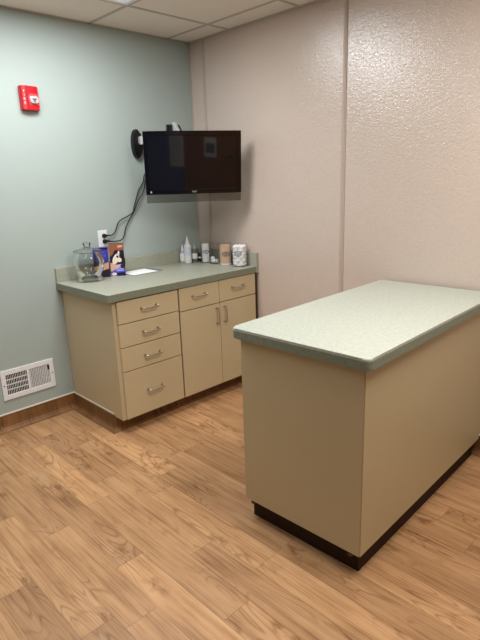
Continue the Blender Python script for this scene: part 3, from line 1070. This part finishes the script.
b = bottle('tall white squeeze bottle with blue print and pointed nozzle', (-0.207, -0.094, H), 0.0285, 0.145, 0.160, 0.212, M['bottle_white'], M['cap_white'], 0.012, 0.128, M['label_blue'])
for z0, z1, da in ((0.095, 0.104, 0.5), (0.02, 0.06, 0.9), (0.115, 0.121, 0.4)):
    label_band(0.0296, z0, z1, VA - da, VA + da, 'print', M['label_white'], b)
b = bottle('grey nozzle bottle with white label, right of the tall white bottle', (-0.150, -0.108, H), 0.023, 0.095, 0.110, 0.150, M['bottle_grey'], M['bottle_clear'], 0.030, 0.072, M['label_white'])
b = bottle('small dark bottle with grey cap, beside the first canister', (-0.108, -0.132, H), 0.018, 0.072, 0.078, 0.105, M['amber'], M['grey_cap'], 0.030, 0.042, M['label_white'], False, name='dropper_bottle')

# ------------------------------------------------------------------ canisters along the side splash
def emblem(r, zc, a, b, parent, ang=VA):
    """oval ring with a flourish, wrapped on the front of a round canister"""
    mb = MB()
    n = 40
    rows = []
    for k in range(n):
        t = 2 * pi * k / n
        rows.append([mb.bm.verts.new((r * cos(ang + s * a * cos(t) / r), r * sin(ang + s * a * cos(t) / r), zc + s * b * sin(t))) for s in (1.0, 0.84)])
    for k in range(n):
        p, q = rows[k], rows[(k + 1) % n]
        mb.bm.faces.new((p[0], q[0], q[1], p[1]))
    rr = r + 0.0003
    for (u0, u1, z0, th) in ((-0.62, 0.55, 0.0, 0.0035), (-0.35, 0.35, -0.009, 0.0025)):
        vs = []
        for k in range(13):
            u = u0 + (u1 - u0) * k / 12
            aa = ang + u * a / r
            zz = zc + z0 + 0.0025 * sin(u * 9)
            vs.append([mb.bm.verts.new((rr * cos(aa), rr * sin(aa), zz)), mb.bm.verts.new((rr * cos(aa), rr * sin(aa), zz + th))])
        for p, q in zip(vs, vs[1:]):
            mb.bm.faces.new((p[0], q[0], q[1], p[1]))
    # small sprig above the words
    vs = [(-0.10, 0.004), (0.02, 0.006), (0.16, 0.019), (0.0, 0.013)]
    mb.bm.faces.new([mb.bm.verts.new((rr * cos(ang + u * a / r), rr * sin(ang + u * a / r), zc + z)) for u, z in vs])
    return mb.build('emblem', M['ink'], parent, True)

def canister(label, loc, r, h):
    t = thing('canister', label, 'canister', loc, 0, 'clear canisters in a row along the side splash')
    MB().lathe([(0.0, 0.0006), (r * 0.96, 0.0006), (r, 0.006), (r, h - 0.012)], 32, cap=False).build('clear_wall', M['acrylic'], t, True)
    MB().lathe([(r * 1.02, h - 0.014), (r * 1.02, h - 0.006), (r * 0.95, h - 0.002), (0.012, h), (0.009, h + 0.004), (0.011, h + 0.010), (0.0, h + 0.012)], 32, cap=False).build('lid', M['acrylic'], t, True)
    return t

def blob(mb, c, r, sx=1, sy=1, sz=1):
    t = bmesh.new()
    bmesh.ops.create_icosphere(t, subdivisions=2, radius=r)
    for v in t.verts:
        v.co *= 1 + random.uniform(-0.07, 0.07)
    mb.add(t, Matrix.Translation(c) @ Matrix.Rotation(random.uniform(0, 3), 4, 'Z') @ Matrix.Diagonal((sx, sy, sz, 1)))

# 1: gauze
c = canister('clear canister packed with white gauze squares, beside the small dark bottle', (-0.104, -0.192, H), 0.041, 0.160)
mb = MB()
for k in range(16):
    g = random.uniform(-0.0015, 0.0015)
    mb.box(-0.0275 + g, -0.0275, 0.004 + k * 0.009, 0.0275 + g, 0.0275, 0.0128 + k * 0.009, 0.002, 1)
mb.xf(Matrix.Rotation(FACE, 4, 'Z'))
o = mb.build('gauze_fill', M['cotton'], c)
o['kind'] = 'stuff'
emblem(0.0418, 0.088, 0.026, 0.014, c)
# 2: nearly empty, a little cotton
c = canister('nearly empty clear canister with a little white cotton at the bottom', (-0.098, -0.292, H), 0.044, 0.158)
mb = MB()
for p in ((-0.018, -0.010, 0.022), (0.004, -0.018, 0.018), (0.016, 0.008, 0.016), (-0.010, 0.014, 0.020), (-0.020, 0.002, 0.042)):
    blob(mb, p, 0.018, 1, 1, 0.9)
mb.build('cotton_fill', M['cotton'], c, True)['kind'] = 'stuff'
# 3: tan sticks
c = canister('clear canister full of tan wooden sticks, with dark oval emblem', (-0.104, -0.423, H), 0.0465, 0.168)
mb = MB()
for k in range(70):
    a = random.uniform(0, 2 * pi)
    q = 0.0385 * math.sqrt(random.random())
    t_ = MB().box(-0.0085, -0.001, 0, 0.0085, 0.001, random.uniform(0.146, 0.153), 0.0006, 1)
    t_.xf(Matrix.Translation((q * cos(a), q * sin(a), 0.004)) @ Matrix.Rotation(random.uniform(0, pi), 4, 'Z'))
    me_ = bpy.data.meshes.new('t')
    t_.bm.to_mesh(me_)
    mb.bm.from_mesh(me_)
mb.lathe([(0.0, 0.003), (0.0405, 0.003), (0.0405, 0.146), (0.0, 0.146)], 24)
o = mb.build('stick_fill', M['tan'], c)
o['kind'] = 'stuff'
MB().lathe([(0.0, 0.002), (0.044, 0.002), (0.045, 0.014), (0.0, 0.014)], 24).build('cotton_pad', M['cotton'], c, True)
emblem(0.0473, 0.088, 0.031, 0.017, c)
# 4: cotton balls
c = canister('clear canister full of white cotton balls, nearest the front of the worktop', (-0.080, -0.553, H), 0.054, 0.166)
mb = MB()
for layer in range(6):
    n = 6
    for k in range(n):
        a = 2 * pi * (k + 0.5 * (layer % 2)) / n
        blob(mb, (0.034 * cos(a), 0.034 * sin(a), 0.020 + layer * 0.0245), 0.0195)
    blob(mb, (0, 0, 0.022 + layer * 0.0245), 0.019)
mb.lathe([(0.0, 0.006), (0.045, 0.006), (0.0455, 0.148), (0.0, 0.152)], 24)
o = mb.build('cotton_fill', M['cotton'], c, True)
o['kind'] = 'stuff'
emblem(0.0548, 0.098, 0.030, 0.019, c, VA - 0.35)

# ------------------------------------------------------------------ world, camera, view
wd = bpy.data.worlds.new('room_world')
scn.world = wd
wd.use_nodes = True
wd.node_tree.nodes['Background'].inputs[0].default_value = (0.8, 0.85, 0.9, 1)
wd.node_tree.nodes['Background'].inputs[1].default_value = 0.1

cam = bpy.data.cameras.new('camera')
co = bpy.data.objects.new('camera', cam)
COL.objects.link(co)
right = Vector((0.7118834107281553, -0.7015013346598542, -0.033434817189446533))
up = Vector((0.20752165210775012, 0.16463374238155934, 0.9642771877297068))
fwd = Vector((0.6709372350946983, 0.693391381789452, -0.26277674597192957))
R3 = Matrix((right, up, -fwd)).transposed()
co.matrix_world = Matrix.Translation((-2.76987, -3.31299, 1.54148)) @ R3.to_4x4()
cam.sensor_fit = 'HORIZONTAL'
cam.sensor_width = 36.0
cam.lens = 515.56 / 480 * 36
cam.clip_start = 0.02
scn.camera = co

scn.cycles.transparent_max_bounces = 32
scn.view_settings.view_transform = 'Standard'
scn.view_settings.look = 'None'
scn.view_settings.exposure = 0.0
